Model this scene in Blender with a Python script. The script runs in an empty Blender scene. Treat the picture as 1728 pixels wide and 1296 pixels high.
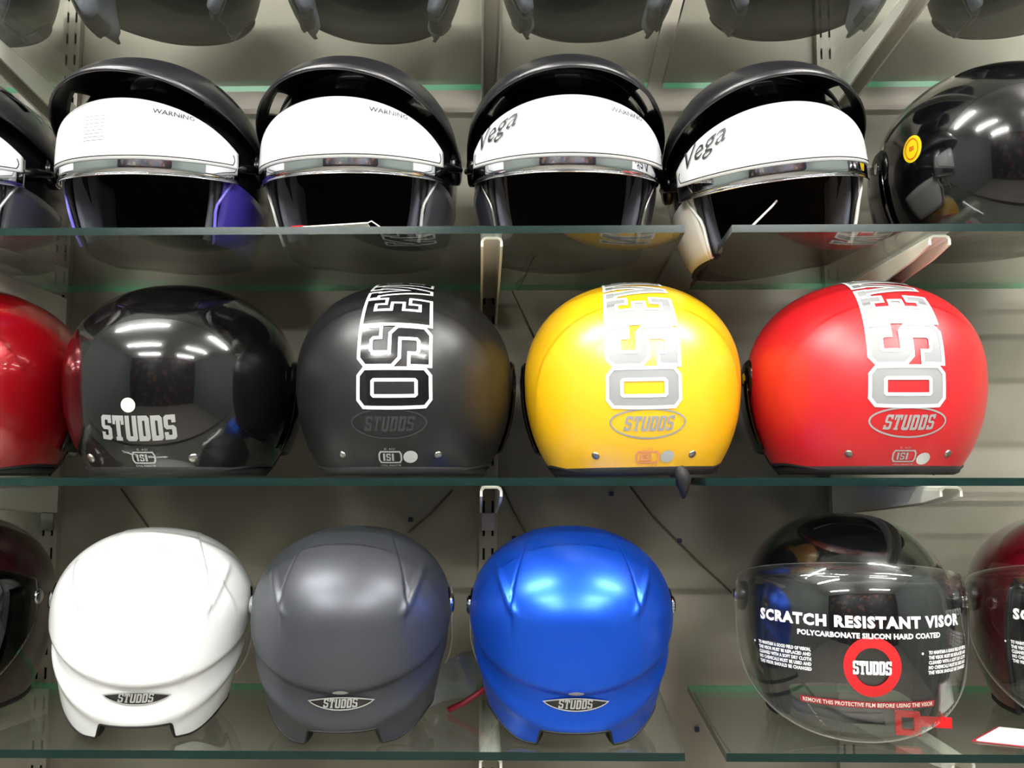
import bpy, bmesh, math, random
from mathutils import Vector, Matrix
from mathutils.geometry import tessellate_polygon
random.seed(7)
PI = math.pi
R = math.radians
sc = bpy.context.scene
COL = sc.collection

# ------------------------------------------------------------------ camera
FPX = 1580.0
cam_data = bpy.data.cameras.new('camera')
cam_data.sensor_fit = 'HORIZONTAL'
cam_data.sensor_width = 36.0
cam_data.lens = FPX / 1728.0 * 36.0
cam_data.clip_start = 0.01
cam = bpy.data.objects.new('camera', cam_data)
COL.objects.link(cam)
cam.location = (0.0, 0.0, 1.45)
cam.rotation_euler = (R(90) + math.atan(155.0 / FPX), 0.0, R(1.0))
sc.camera = cam
sc.view_settings.view_transform = 'Standard'
sc.view_settings.look = 'None'
sc.view_settings.exposure = 0.08
sc.view_settings.gamma = 1.0
sc.view_settings.use_curve_mapping = False

# ------------------------------------------------------------------ world
w = bpy.data.worlds.new('world')
sc.world = w
w.use_nodes = True
w.node_tree.nodes['Background'].inputs[0].default_value = (0.8, 0.85, 0.9, 1)
w.node_tree.nodes['Background'].inputs[1].default_value = 0.05
TUBE_POWER = 270.0          # emission strength of the fluorescent tubes

# ------------------------------------------------------------------ materials
def s2l(c):
    return tuple(((x / 12.92) if x <= 0.04045 else ((x + 0.055) / 1.055) ** 2.4) for x in c)
def rgb(r, g, b):
    return s2l((r / 255.0, g / 255.0, b / 255.0)) + (1.0,)
MATS = {}
def mat(name, col, rough=0.5, metal=0.0, coat=0.0, coat_rough=0.03, emit=0.0, spec=0.5, noise=None, bump=0.0, flake=0.0):
    m = bpy.data.materials.new(name); m.use_nodes = True
    nt = m.node_tree; b = nt.nodes['Principled BSDF']
    b.inputs['Base Color'].default_value = col
    b.inputs['Roughness'].default_value = rough
    b.inputs['Metallic'].default_value = metal
    b.inputs['Coat Weight'].default_value = coat
    b.inputs['Coat Roughness'].default_value = coat_rough
    b.inputs['Specular IOR Level'].default_value = spec
    if emit:
        b.inputs['Emission Color'].default_value = col
        b.inputs['Emission Strength'].default_value = emit
    if noise:
        tc = nt.nodes.new('ShaderNodeTexCoord'); n = nt.nodes.new('ShaderNodeTexNoise')
        n.inputs['Scale'].default_value = noise[0]; n.inputs['Detail'].default_value = 6
        r = nt.nodes.new('ShaderNodeValToRGB')
        r.color_ramp.elements[0].position = 0.35; r.color_ramp.elements[1].position = 0.65
        r.color_ramp.elements[0].color = noise[1]; r.color_ramp.elements[1].color = col
        nt.links.new(tc.outputs['Object'], n.inputs['Vector'])
        nt.links.new(n.outputs['Fac'], r.inputs['Fac']); nt.links.new(r.outputs['Color'], b.inputs['Base Color'])
    if bump:
        tc = nt.nodes.new('ShaderNodeTexCoord'); n = nt.nodes.new('ShaderNodeTexNoise')
        n.inputs['Scale'].default_value = 900 if flake else 350
        bp = nt.nodes.new('ShaderNodeBump'); bp.inputs['Strength'].default_value = bump; bp.inputs['Distance'].default_value = 0.001
        nt.links.new(tc.outputs['Object'], n.inputs['Vector']); nt.links.new(n.outputs['Fac'], bp.inputs['Height'])
        nt.links.new(bp.outputs['Normal'], b.inputs['Normal'])
    MATS[name] = m
    return m
def clear_mat(name, tint, base=0.04, rough=0.0, haze=0.0, haze_col=(0.8, 0.8, 0.8, 1), gloss=1.0):
    """thin clear sheet: straight-through light, mirror reflection growing at grazing angles"""
    m = bpy.data.materials.new(name); m.use_nodes = True
    nt = m.node_tree; N = nt.nodes; L = nt.links
    for n in list(N): N.remove(n)
    out = N.new('ShaderNodeOutputMaterial'); tr = N.new('ShaderNodeBsdfTransparent'); gl = N.new('ShaderNodeBsdfGlossy')
    tr.inputs[0].default_value = tint; gl.inputs['Roughness'].default_value = rough; gl.inputs['Color'].default_value = (gloss, gloss, gloss, 1)
    lw = N.new('ShaderNodeLayerWeight'); lw.inputs['Blend'].default_value = 0.5
    p = N.new('ShaderNodeMath'); p.operation = 'POWER'; p.inputs[1].default_value = 5
    a = N.new('ShaderNodeMath'); a.operation = 'MULTIPLY_ADD'; a.inputs[1].default_value = 1 - base; a.inputs[2].default_value = base
    a.use_clamp = True
    mx = N.new('ShaderNodeMixShader')
    L.new(lw.outputs['Facing'], p.inputs[0]); L.new(p.outputs[0], a.inputs[0]); L.new(a.outputs[0], mx.inputs[0])
    L.new(tr.outputs[0], mx.inputs[1]); L.new(gl.outputs[0], mx.inputs[2])
    last = mx
    if haze:
        d = N.new('ShaderNodeBsdfDiffuse'); d.inputs[0].default_value = haze_col
        m2 = N.new('ShaderNodeMixShader'); m2.inputs[0].default_value = haze
        L.new(mx.outputs[0], m2.inputs[1]); L.new(d.outputs[0], m2.inputs[2]); last = m2
    L.new(last.outputs[0], out.inputs[0])
    MATS[name] = m
    return m

WALLC = rgb(149, 143, 130)
mat('wall_paint', WALLC, 0.55, noise=(9, rgb(139, 133, 119)))
mat('ceiling_paint', rgb(225, 226, 224), 0.9)
mat('floor_tile', rgb(138, 133, 124), 0.35)
mat('side_paint', rgb(120, 128, 124), 0.8)
mat('upright_paint', rgb(146, 140, 127), 0.45)
mat('slot_dark', rgb(18, 17, 15), 0.8)
mat('white_enamel', rgb(236, 234, 222), 0.3, coat=0.3)
mat('glass_edge', rgb(14, 34, 31), 0.15, spec=0.6)
mat('glass_edge_lit', rgb(70, 170, 120), 0.3)  # back edge of the same glass, its green-lit look put into the colour
clear_mat('shelf_glass', (0.89, 0.912, 0.885, 1), 0.04, haze=0.05, haze_col=(0.24, 0.25, 0.21, 1))
mat('tube_glow', (1.0, 0.98, 0.95, 1), 0.5, emit=TUBE_POWER)
mat('tube_glow_bright', (1.0, 0.985, 0.96, 1), 0.5, emit=TUBE_POWER * 1.05)
mat('batten_white', rgb(230, 230, 226), 0.5)
mat('black_gloss', rgb(9, 9, 11), 0.12, coat=1.0, coat_rough=0.01)
mat('black_sheen', rgb(16, 16, 20), 0.2, coat=0.8, coat_rough=0.06)
mat('black_matte', rgb(20, 20, 21), 0.40, spec=0.5)
mat('grey_matte', rgb(76, 78, 84), 0.42, metal=0.6, spec=0.5)
mat('yellow_satin', rgb(255, 196, 14), 0.36, coat=1.0, coat_rough=0.30, spec=0.8)
mat('red_satin', rgb(196, 18, 28), 0.42, coat=0.6, coat_rough=0.4)
mat('red_gloss', rgb(150, 6, 18), 0.25, metal=0.35, coat=1.0, coat_rough=0.01)
mat('maroon_gloss', rgb(92, 6, 18), 0.25, metal=0.2, coat=1.0, coat_rough=0.02)
mat('white_gloss', rgb(238, 240, 240), 0.25, coat=0.6, coat_rough=0.06)
mat('blue_satin', rgb(24, 92, 228), 0.36, metal=0.75, coat=0.3, coat_rough=0.25)
mat('rubber', rgb(14, 14, 15), 0.6)
mat('liner_cloth', rgb(13, 12, 13), 0.95, bump=0.3)
mat('peak_black', rgb(24, 24, 28), 0.36, coat=0.3, coat_rough=0.2)
mat('purple_bright', rgb(120, 112, 226), 0.3, coat=0.4)
mat('dark_gloss', rgb(34, 8, 14), 0.2, coat=1.0, coat_rough=0.02)
mat('pad_cloth', rgb(80, 82, 92), 0.8, bump=0.3)
mat('plastic_black', rgb(12, 12, 13), 0.22)
mat('chrome', rgb(235, 235, 238), 0.06, metal=1.0)
mat('steel', rgb(170, 168, 160), 0.3, metal=1.0)
mat('mirror_visor', rgb(205, 207, 210), 0.05, metal=1.0)
mat('visor_film', rgb(244, 246, 247), 0.28, coat=0.6, coat_rough=0.12)
mat('ink_black', rgb(26, 26, 30), 0.5)
mat('ink_grey', rgb(150, 152, 152), 0.4)
mat('ink_white', rgb(245, 245, 245), 0.35)
mat('ink_black_gloss', rgb(20, 20, 22), 0.18, coat=0.5)
mat('ink_ghost', rgb(48, 48, 51), 0.25)
mat('ink_silver', rgb(176, 178, 176), 0.3, metal=0.3)
mat('ink_pale', rgb(225, 222, 205), 0.5)
mat('ink_pink', rgb(232, 150, 120), 0.5)
mat('ink_red', rgb(196, 30, 34), 0.45)
mat('ink_maroon', rgb(150, 30, 44), 0.45)
mat('sticker_yellow', rgb(240, 208, 20), 0.4)
mat('sticker_silver', rgb(206, 208, 206), 0.28, metal=0.4)
mat('purple_paint', rgb(66, 56, 160), 0.3, coat=0.4)
mat('silver_paint', rgb(92, 94, 100), 0.3, metal=0.5, coat=0.4)
mat('cream_paint', rgb(226, 226, 220), 0.3, coat=0.4)
mat('dark_paint', rgb(40, 42, 48), 0.3, coat=0.4)
mat('paper', rgb(236, 234, 228), 0.6)
mat('red_plastic', rgb(200, 24, 28), 0.35)
mat('cable_grey', rgb(92, 84, 68), 0.6)
mat('clip_blue', rgb(30, 34, 72), 0.4)
clear_mat('visor_clear', (0.90, 0.91, 0.91, 1), 0.085, haze=0.004, haze_col=(0.8, 0.8, 0.8, 1))
clear_mat('visor_smoke', (0.10, 0.10, 0.11, 1), 0.07)
clear_mat('edge_clear', (0.7, 0.74, 0.74, 1), 0.25, rough=0.1, haze=0.35)
clear_mat('bag_plastic', (0.72, 0.76, 0.78, 1), 0.08, rough=0.1, haze=0.3, haze_col=(0.35, 0.38, 0.38, 1))

# ------------------------------------------------------------------ object helpers
def link(o, parent=None):
    COL.objects.link(o)
    if parent is not None: o.parent = parent
    return o
def mesh_obj(name, verts, faces, mats, parent=None, smooth=True, idx=None):
    me = bpy.data.meshes.new(name)
    me.from_pydata([tuple(v) for v in verts], [], faces)
    if not isinstance(mats, (list, tuple)): mats = [mats]
    for m in mats: me.materials.append(MATS[m])
    if idx: me.polygons.foreach_set('material_index', idx)
    me.polygons.foreach_set('use_smooth', [smooth] * len(me.polygons))
    me.validate(); me.update()
    return link(bpy.data.objects.new(name, me), parent)
def bm_obj(name, bm, mats, parent=None, smooth=False):
    me = bpy.data.meshes.new(name); bm.normal_update(); bm.to_mesh(me); bm.free()
    if not isinstance(mats, (list, tuple)): mats = [mats]
    for m in mats: me.materials.append(MATS[m])
    me.polygons.foreach_set('use_smooth', [smooth] * len(me.polygons))
    return link(bpy.data.objects.new(name, me), parent)
def thing(name, label, cat, loc=(0, 0, 0), rot=(0, 0, 0), group=None):
    o = bpy.data.objects.new(name, None); COL.objects.link(o)
    o.location = loc; o.rotation_euler = rot; o.empty_display_size = 0.05
    o['label'] = label; o['category'] = cat
    if group: o['group'] = group
    return o
def tag(o, label, cat, group=None):
    o['label'] = label; o['category'] = cat
    if group: o['group'] = group
    return o
def struct(o):
    o['kind'] = 'structure'; return o
def box_bm(bm, x0, x1, y0, y1, z0, z1, mi=0, bevel=0):
    r = bmesh.ops.create_cube(bm, size=1)
    vs = r['verts']
    for v in vs:
        v.co = Vector(((x0 + x1) / 2 + v.co.x * (x1 - x0), (y0 + y1) / 2 + v.co.y * (y1 - y0), (z0 + z1) / 2 + v.co.z * (z1 - z0)))
    fs = list({f for v in vs for f in v.link_faces})
    for f in fs: f.material_index = mi
    if bevel:
        es = list({e for v in vs for e in v.link_edges})
        bmesh.ops.bevel(bm, geom=es, offset=bevel, segments=2, affect='EDGES', profile=0.5)
def box(name, x0, x1, y0, y1, z0, z1, m, parent=None, bevel=0):
    bm = bmesh.new(); box_bm(bm, x0, x1, y0, y1, z0, z1, 0, bevel)
    return bm_obj(name, bm, m, parent)
def tube_geo(pts, rad, n=8, caps=True, closed=False):
    pts = [Vector(p) for p in pts]
    V = []; F = []
    prev = None
    m = len(pts)
    for i, p in enumerate(pts):
        if closed: t = pts[(i + 1) % m] - pts[i - 1]
        else: t = (pts[min(i + 1, m - 1)] - pts[max(i - 1, 0)])
        if t.length < 1e-9: t = Vector((0, 0, 1))
        t.normalize()
        if prev is None:
            a = t.orthogonal().normalized()
        else:
            a = prev - t * prev.dot(t)
            if a.length < 1e-6: a = t.orthogonal()
            a.normalize()
        prev = a; b = t.cross(a)
        r = rad[i] if isinstance(rad, (list, tuple)) else rad
        for k in range(n):
            V.append(p + (a * math.cos(2 * PI * k / n) + b * math.sin(2 * PI * k / n)) * r)
    for i in range(m if closed else m - 1):
        j = (i + 1) % m
        for k in range(n):
            F.append((i * n + k, i * n + (k + 1) % n, j * n + (k + 1) % n, j * n + k))
    if caps and not closed:
        F.append(tuple(range(n))[::-1]); F.append(tuple((m - 1) * n + k for k in range(n)))
    return V, F
def tube(name, pts, rad, m, parent=None, n=8, closed=False):
    V, F = tube_geo(pts, rad, n, True, closed)
    return mesh_obj(name, V, F, m, parent)
def lathe_x(name, prof, m, parent, center, sgn=1, n=28):
    """profile (r, x) spun about the local x axis"""
    V = []; F = []
    for r, x in prof:
        for k in range(n):
            a = 2 * PI * k / n
            V.append((center[0] + sgn * x, center[1] + r * math.cos(a), center[2] + r * math.sin(a)))
    for i in range(len(prof) - 1):
        for k in range(n):
            F.append((i * n + k, i * n + (k + 1) % n, (i + 1) * n + (k + 1) % n, (i + 1) * n + k))
    F.append(tuple(range((len(prof) - 1) * n, len(prof) * n)))
    return mesh_obj(name, V, F, m, parent)
def sstep(a, b, x):
    t = max(0.0, min(1.0, (x - a) / (b - a))); return t * t * (3 - 2 * t)

# ------------------------------------------------------------------ helmet surface
class Shape:
    """superellipsoid head shell; azimuth 0 = face (-y), 180 = back (+y); hc = height of its widest line"""
    def __init__(s, a=0.125, bf=0.140, bb=0.150, ct=0.112, cb=0.155, hc=0.108, p=2.15, disp=None):
        s.a, s.bf, s.bb, s.ct, s.cb, s.hc, s.p, s.disp = a, bf, bb, ct, cb, hc, p, disp
    def b(s, y): return s.bf if y < 0 else s.bb
    def radial(s, d):
        c = s.ct if d.z > 0 else s.cb
        q = abs(d.x / s.a) ** s.p + abs(d.y / s.b(d.y)) ** s.p + abs(d.z / c) ** s.p
        r = q ** (-1.0 / s.p)
        if s.disp: r += s.disp(d, r)
        return r
    def at_dir(s, d, off=0.0):
        d = d.normalized(); P = d * s.radial(d)
        if off:
            P = P + s.normal(d) * off
        return P + Vector((0, 0, s.hc))
    def normal(s, d):
        c = s.ct if d.z > 0 else s.cb; r = s.radial(d); P = d * r
        g = Vector((math.copysign(abs(P.x / s.a) ** (s.p - 1) / s.a, P.x), math.copysign(abs(P.y / s.b(P.y)) ** (s.p - 1) / s.b(P.y), P.y),
                    math.copysign(abs(P.z / c) ** (s.p - 1) / c, P.z)))
        return g.normalized()
    def at_height(s, az, z, off=0.0, scale=1.0):
        """point at azimuth az (deg) and height z above the base"""
        zr = z - s.hc; c = s.ct if zr > 0 else s.cb
        k = max(0.0, 1 - abs(zr / c) ** s.p)
        sx, sy = math.sin(R(az)), -math.cos(R(az))
        rho = (k / (abs(sx / s.a) ** s.p + abs(sy / s.b(sy)) ** s.p)) ** (1 / s.p)
        P = Vector((sx * rho, sy * rho, zr))
        d = P.normalized()
        if s.disp: P = d * s.radial(d)
        if off: P = P + s.normal(d) * off
        return P * scale + Vector((0, 0, s.hc))

def rim_open(az, brow=0.125, back=0.006, e0=60, e1=70, cheek=0.0):
    a = abs(az)
    zb = brow + 0.006 * math.cos(R(min(90, a)))
    side = cheek if a < 110 else cheek + (back - cheek) * sstep(110, 150, a)
    return zb + (side - zb) * sstep(e0, e1, a)

def build_shell(S, rim, parent, m, ncol=180, nrow=44, name='shell', trim=0.0030):
    azs = []
    for i in range(ncol): azs.append(-180 + 360.0 * i / ncol)
    extra = [s * x for s in (1, -1) for x in (58 + 0.75 * k for k in range(20))]
    azs = sorted(set([round(x, 3) for x in azs + extra]))
    n = len(azs)
    V = [S.at_dir(Vector((0, 0, 1)))]; F = []
    t1s = []
    for az in azs:
        zr = rim(az) - S.hc; c = S.ct if zr > 0 else S.cb
        t1s.append(zr / c)
    for j in range(1, nrow + 1):
        for i, az in enumerate(azs):
            tb = math.asin(max(-0.999, min(0.999, t1s[i])))
            t = PI / 2 + (tb - PI / 2) * (j / nrow)
            zr = math.sin(t) * (S.ct if t > 0 else S.cb)
            V.append(S.at_height(az, S.hc + zr))
    for i in range(n): F.append((0, 1 + i, 1 + (i + 1) % n))
    for j in range(nrow - 1):
        for i in range(n):
            a = 1 + j * n + i; b = 1 + j * n + (i + 1) % n
            F.append((a, a + n, b + n, b))
    sh = mesh_obj(name, V, F, m, parent)
    base = 1 + (nrow - 1) * n
    edge = [V[base + i] for i in range(n)]
    # lining: rolled edge then inner cup
    C = Vector((0, 0, S.hc))
    LV = list(edge); LF = []
    prof = [(0.975, 0.0), (0.93, 0.0), (0.86, 0.003), (0.83, 0.012)]
    for sc_, up in prof:
        for p in edge:
            q = C + (p - C) * sc_; q.z = p.z + up * (1 if p.z < S.hc else 0.6)
            LV.append(q)
    rows = 12
    for j in range(1, rows + 1):
        f = j / rows
        for i in range(n):
            p = LV[len(prof) * n + i]
            d0 = (p - C); e = math.asin(max(-1, min(1, d0.z / d0.length)))
            e2 = e + (PI / 2 - e) * f
            az = R(azs[i]); d = Vector((math.sin(az) * math.cos(e2), -math.cos(az) * math.cos(e2), math.sin(e2)))
            LV.append(C + d * (S.radial(d) * 0.83))
    for j in range(len(prof) + rows):
        for i in range(n):
            a = j * n + i; b = j * n + (i + 1) % n
            LF.append((a, b, b + n, a + n))
    mesh_obj('liner', LV, LF, 'liner_cloth', parent)
    tube('edge_trim', edge, trim, 'rubber', parent, n=6, closed=True)
    return sh

def patch(S, name, az0, az1, zlo, zhi, off, th, mats, parent, nu=48, nv=12, bulge=None, rimmat=None):
    """curved sheet with thickness over the shell: zlo/zhi are functions of azimuth"""
    V = []; F = []; idx = []
    W = nv + 1
    for layer in (0, 1):
        for i in range(nu + 1):
            az = az0 + (az1 - az0) * i / nu
            for j in range(W):
                z = zlo(az) + (zhi(az) - zlo(az)) * j / nv
                o = off + (bulge(az, j / nv) if bulge else 0.0)
                V.append(S.at_height(az, z, o - (th if layer else 0.0)))
    H = (nu + 1) * W
    for i in range(nu):
        for j in range(nv):
            a = i * W + j; b = a + W
            F.append((a, b, b + 1, a + 1)); idx.append(0)
            F.append((H + a, H + a + 1, H + b + 1, H + b)); idx.append(0)
    def q(a, b): F.append((a, b, H + b, H + a)); idx.append(1 if rimmat else 0)
    for i in range(nu):
        q((i + 1) * W, i * W); q(i * W + nv, (i + 1) * W + nv)
    for j in range(nv):
        q(j, j + 1); q(nu * W + j + 1, nu * W + j)
    ms = [mats] + ([rimmat] if rimmat else [])
    return mesh_obj(name, V, F, ms, parent, True, idx)

# ------------------------------------------------------------------ lettering and marks
GL = {}
W_ = 0.52
GL['O'] = (0.54, [[(.1, 0), (.44, 0), (.54, .08), (.54, .92), (.44, 1), (.1, 1), (0, .92), (0, .08)], [(.18, .2), (.36, .2), (.38, .22), (.38, .78), (.36, .8), (.18, .8), (.16, .78), (.16, .22)]])
GL['S'] = (W_, [[(0, 0), (.42, 0), (.52, .09), (.52, .47), (.42, .57), (.17, .57), (.17, .80), (.20, .83), (.33, .83), (.36, .80), (.36, .70), (.52, .70), (.52, 1), (.10, 1), (0, .91), (0, .53), (.10, .43), (.35, .43), (.35, .20), (.32, .17), (.19, .17), (.16, .20), (.16, .30), (0, .30)]])
GL['E'] = (0.50, [[(0, 0), (.50, 0), (.50, .32), (.37, .32), (.37, .17), (.25, .17), (.25, .41), (.40, .41), (.40, .59), (.25, .59), (.25, .83), (.37, .83), (.37, .68), (.50, .68), (.50, 1), (0, 1)]])
GL['V'] = (0.56, [[(.21, 0), (.35, 0), (.50, .83), (.56, .83), (.56, 1), (.34, 1), (.34, .83), (.37, .83), (.28, .38), (.19, .83), (.22, .83), (.22, 1), (0, 1), (0, .83), (.06, .83)]])
GL['N'] = (0.56, [[(0, 0), (.2, 0), (.2, .17), (.16, .17), (.16, .6), (.38, 0), (.52, 0), (.52, .83), (.56, .83), (.56, 1), (.36, 1), (.36, .83), (.40, .83), (.40, .42), (.18, 1), (0, 1), (0, .83), (.04, .83), (.04, .17), (0, .17)]])
GL['T'] = (0.56, [[(.13, 0), (.43, 0), (.43, .13), (.37, .13), (.37, .82), (.44, .82), (.44, .66), (.56, .66), (.56, 1), (0, 1), (0, .66), (.12, .66), (.12, .82), (.19, .82), (.19, .13), (.13, .13)]])
GL['U'] = (0.54, [[(.09, 0), (.45, 0), (.54, .09), (.54, 1), (.35, 1), (.35, .18), (.19, .18), (.19, 1), (0, 1), (0, .09)]])
GL['D'] = (0.52, [[(0, 0), (.42, 0), (.52, .1), (.52, .9), (.42, 1), (0, 1)], [(.19, .18), (.33, .18), (.33, .82), (.19, .82)]])
GL['I'] = (0.24, [[(0, 0), (.24, 0), (.24, 1), (0, 1)]])

for g_ in 'SE':
    w0, c0 = GL[g_]; GL[g_ + '+'] = (w0 * 1.12, [[(x * 1.12, y) for x, y in c] for c in c0])

class Ink:
    """flat artwork in metres that is later wrapped on a surface"""
    def __init__(s): s.V = []; s.F = []
    def poly(s, contours):
        base = len(s.V)
        allp = [p for c in contours for p in c]
        tris = tessellate_polygon([[Vector((p[0], p[1], 0)) for p in c] for c in contours])
        s.V += [(p[0], p[1]) for p in allp]
        s.F += [tuple(base + i for i in t) for t in tris]
    def strip(s, pts, wd, closed=True):
        n = len(pts); L = []; base = len(s.V)
        for i in range(n):
            p = Vector(pts[i]); a = Vector(pts[i - 1]) if (closed or i > 0) else None; b = Vector(pts[(i + 1) % n]) if (closed or i < n - 1) else None
            d1 = (p - a).normalized() if a is not None else (b - p).normalized()
            d2 = (b - p).normalized() if b is not None else d1
            n1 = Vector((-d1.y, d1.x)); n2 = Vector((-d2.y, d2.x))
            m = n1 + n2
            if m.length < 1e-6: m = n1
            m.normalize(); k = (wd / 2) / max(0.45, m.dot(n1))
            s.V.append(tuple(p + m * k)); s.V.append(tuple(p - m * k))
        for i in range(n if closed else n - 1):
            j = (i + 1) % n
            s.F.append((base + 2 * i, base + 2 * i + 1, base + 2 * j + 1, base + 2 * j))
    def disc(s, x, y, rx, ry, hole=0.0, n=36):
        o = [(x + rx * math.cos(2 * PI * k / n), y + ry * math.sin(2 * PI * k / n)) for k in range(n)]
        if hole: s.strip([(x + (rx - hole / 2) * math.cos(2 * PI * k / n), y + (ry - hole / 2) * math.sin(2 * PI * k / n)) for k in range(n)], hole)
        else:
            base = len(s.V); s.V += o; s.F.append(tuple(range(base, base + n)))
    def word(s, txt, x, y, h, gap=0.07, outline=0.0, shear=0.0, turn=False, fill=True, wide=1.0):
        """block letters; turn=True reads upward"""
        adv = 0.0
        for ch in txt:
            wd, cs = GL[ch + '+'] if turn and ch in 'SE' else GL[ch]
            out = []
            for c in cs:
                pp = []
                for (gx, gy) in c:
                    px = (adv + gx * wide + shear * gy) * h; py = gy * h
                    pp.append((x - py, y + px) if turn else (x + px, y + py))
                out.append(pp)
            if fill: s.poly(out)
            if outline:
                for c in out: s.strip(c, outline)
            adv += wd * wide + gap
        return adv * h
    def font(s, txt, x, y, h, align='LEFT', bold=0.0, sx=1.0, rot=0.0, shear=0.0):
        cu = bpy.data.curves.new('t', 'FONT'); cu.body = txt; cu.size = h / 0.7; cu.align_x = align
        cu.offset = bold; cu.space_character = 1.0 + bold * 220; cu.resolution_u = 2; cu.shear = shear
        o = bpy.data.objects.new('t', cu); COL.objects.link(o)
        bpy.context.view_layer.update()
        dg = bpy.context.evaluated_depsgraph_get()
        me = o.evaluated_get(dg).to_mesh()
        base = len(s.V); cr, sr = math.cos(rot), math.sin(rot)
        s.V += [(x + (v.co.x * sx) * cr - v.co.y * sr, y + (v.co.x * sx) * sr + v.co.y * cr) for v in me.vertices]
        s.F += [tuple(base + i for i in p.vertices) for p in me.polygons]
        o.evaluated_get(dg).to_mesh_clear()
        bpy.data.objects.remove(o); bpy.data.curves.remove(cu)
    def wrap(s, fn, name, m, parent, step=0.006):
        bm = bmesh.new()
        vs = [bm.verts.new((p[0], p[1], 0)) for p in s.V]
        for f in s.F:
            try: bm.faces.new([vs[i] for i in f])
            except ValueError: pass
        xs = [p[0] for p in s.V]; ys = [p[1] for p in s.V]
        for lo, hi, nrm in ((min(xs), max(xs), (1, 0, 0)), (min(ys), max(ys), (0, 1, 0))):
            c = math.ceil(lo / step) * step
            while c < hi:
                geom = bm.verts[:] + bm.edges[:] + bm.faces[:]
                bmesh.ops.bisect_plane(bm, geom=geom, plane_co=(c, 0, 0) if nrm[0] else (0, c, 0), plane_no=nrm, dist=1e-7)
                c += step
        for v in bm.verts: v.co = fn(v.co.x, v.co.y)
        bmesh.ops.recalc_face_normals(bm, faces=bm.faces[:])
        return bm_obj(name, bm, m, parent, True)

def wrapper(S, az, h0, off, RR=0.138):
    """maps (right, up) metres round the point at azimuth az, height h0, onto the shell"""
    o = Vector((math.sin(R(az)), -math.cos(R(az)), 0)); up = Vector((0, 0, 1)); right = up.cross(o)
    p = S.at_height(az, h0) - Vector((0, 0, S.hc)); e0 = math.atan2(p.z, math.hypot(p.x, p.y))
    def fn(x, y):
        al = x / RR; be = e0 + y / RR
        d = (o * math.cos(be) + up * math.sin(be)) * math.cos(al) + right * math.sin(al)
        return S.at_dir(d, off)
    return fn

def rivet(S, az, h, parent, m='steel', r=0.0045, name='rivet'):
    p = S.at_height(az, h); d = (p - Vector((0, 0, S.hc))).normalized(); n = S.normal(d)
    a = n.orthogonal().normalized(); b = n.cross(a)
    V = []; F = []; N = 14
    for rr, hh in ((1, 0), (0.95, 0.5), (0.7, 0.85), (0.25, 1.0)):
        for k in range(N):
            V.append(p + (a * math.cos(2 * PI * k / N) + b * math.sin(2 * PI * k / N)) * r * rr + n * (hh * r * 0.5 - 0.0003))
    for j in range(3):
        for k in range(N): F.append((j * N + k, j * N + (k + 1) % N, (j + 1) * N + (k + 1) % N, (j + 1) * N + k))
    F.append(tuple(3 * N + k for k in range(N)))
    return mesh_obj(name, V, F, m, parent)

def isi_mark(S, az, h, parent, m, off=0.0006, w=0.021):
    I = Ink(); k = w / 0.021
    pts = [(-.009, -.006), (-.0105, -.003), (-.0105, .003), (-.009, .006), (.009, .006), (.0105, .003), (.0105, -.003), (.009, -.006)]
    I.strip([(x * k, y * k) for x, y in pts], 0.0016 * k)
    I.word('ISI', -0.0068 * k, -0.0040 * k, 0.0080 * k, gap=0.14)
    I.font('IS : 4151', 0, 0.0080 * k, 0.0022 * k, 'CENTER')
    I.font('CM/L-9430778', 0, -0.0105 * k, 0.0022 * k, 'CENTER')
    I.wrap(wrapper(S, az, h, off), 'certification_mark', m, parent, 0.01)
def dot(S, az, h, parent, r=0.008, m='sticker_silver', name='round_sticker', x=0, y=0):
    I = Ink(); I.disc(x, y, r, r)
    return I.wrap(wrapper(S, az, h, 0.0007), name, m, parent, 0.005)

def pivots(S, parent, m='plastic_black', cap='chrome', h=0.113, r=0.02, d=0.012, y=0.004):
    for sg in (1, -1):
        x0 = S.a - 0.003
        pv = lathe_x('visor_pivot', [(r, -0.004), (r, d * 0.45), (r * 0.88, d * 0.75), (r * 0.7, d * 0.8)], m, parent, (sg * x0, y, h), sg)
        lathe_x('pivot_cap', [(r * 0.55, d * 0.5), (r * 0.55, d), (r * 0.4, d * 1.2), (r * 0.1, d * 1.25)], cap, pv, (sg * x0, y, h), sg, 20)

def cheek_pads(S, parent, m='pad_cloth', e0=64):
    for sg in (1, -1):
        V = []; F = []
        nu, nv = 12, 10
        for layer, base in ((0, 0.955), (1, 0.74)):
            for i in range(nu + 1):
                for j in range(nv + 1):
                    f = i / nu; g = j / nv
                    az = sg * (e0 + 58 * f); z = 0.006 + 0.094 * g
                    e = (min(1, 4 * f * (1 - f) * 2.2) * min(1, 4 * g * (1 - g) * 2.2)) ** 0.5
                    k = base if layer == 0 else 0.90 - (0.90 - 0.72) * e
                    p = S.at_height(az, z); c = Vector((0, 0, p.z))
                    V.append(c + (p - c) * k)
        Wd = nv + 1; H = (nu + 1) * Wd
        for i in range(nu):
            for j in range(nv):
                a = i * Wd + j; b = a + Wd
                F.append((a, b, b + 1, a + 1)); F.append((H + a, H + a + 1, H + b + 1, H + b))
        for i in range(nu):
            F.append((i * Wd, H + i * Wd, H + (i + 1) * Wd, (i + 1) * Wd)); F.append((i * Wd + nv, (i + 1) * Wd + nv, H + (i + 1) * Wd + nv, H + i * Wd + nv))
        for j in range(nv):
            F.append((j, j + 1, H + j + 1, H + j)); F.append((nu * Wd + j, H + nu * Wd + j, H + nu * Wd + j + 1, nu * Wd + j + 1))
        mesh_obj('cheek_pad', V, F, m, parent)

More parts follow.
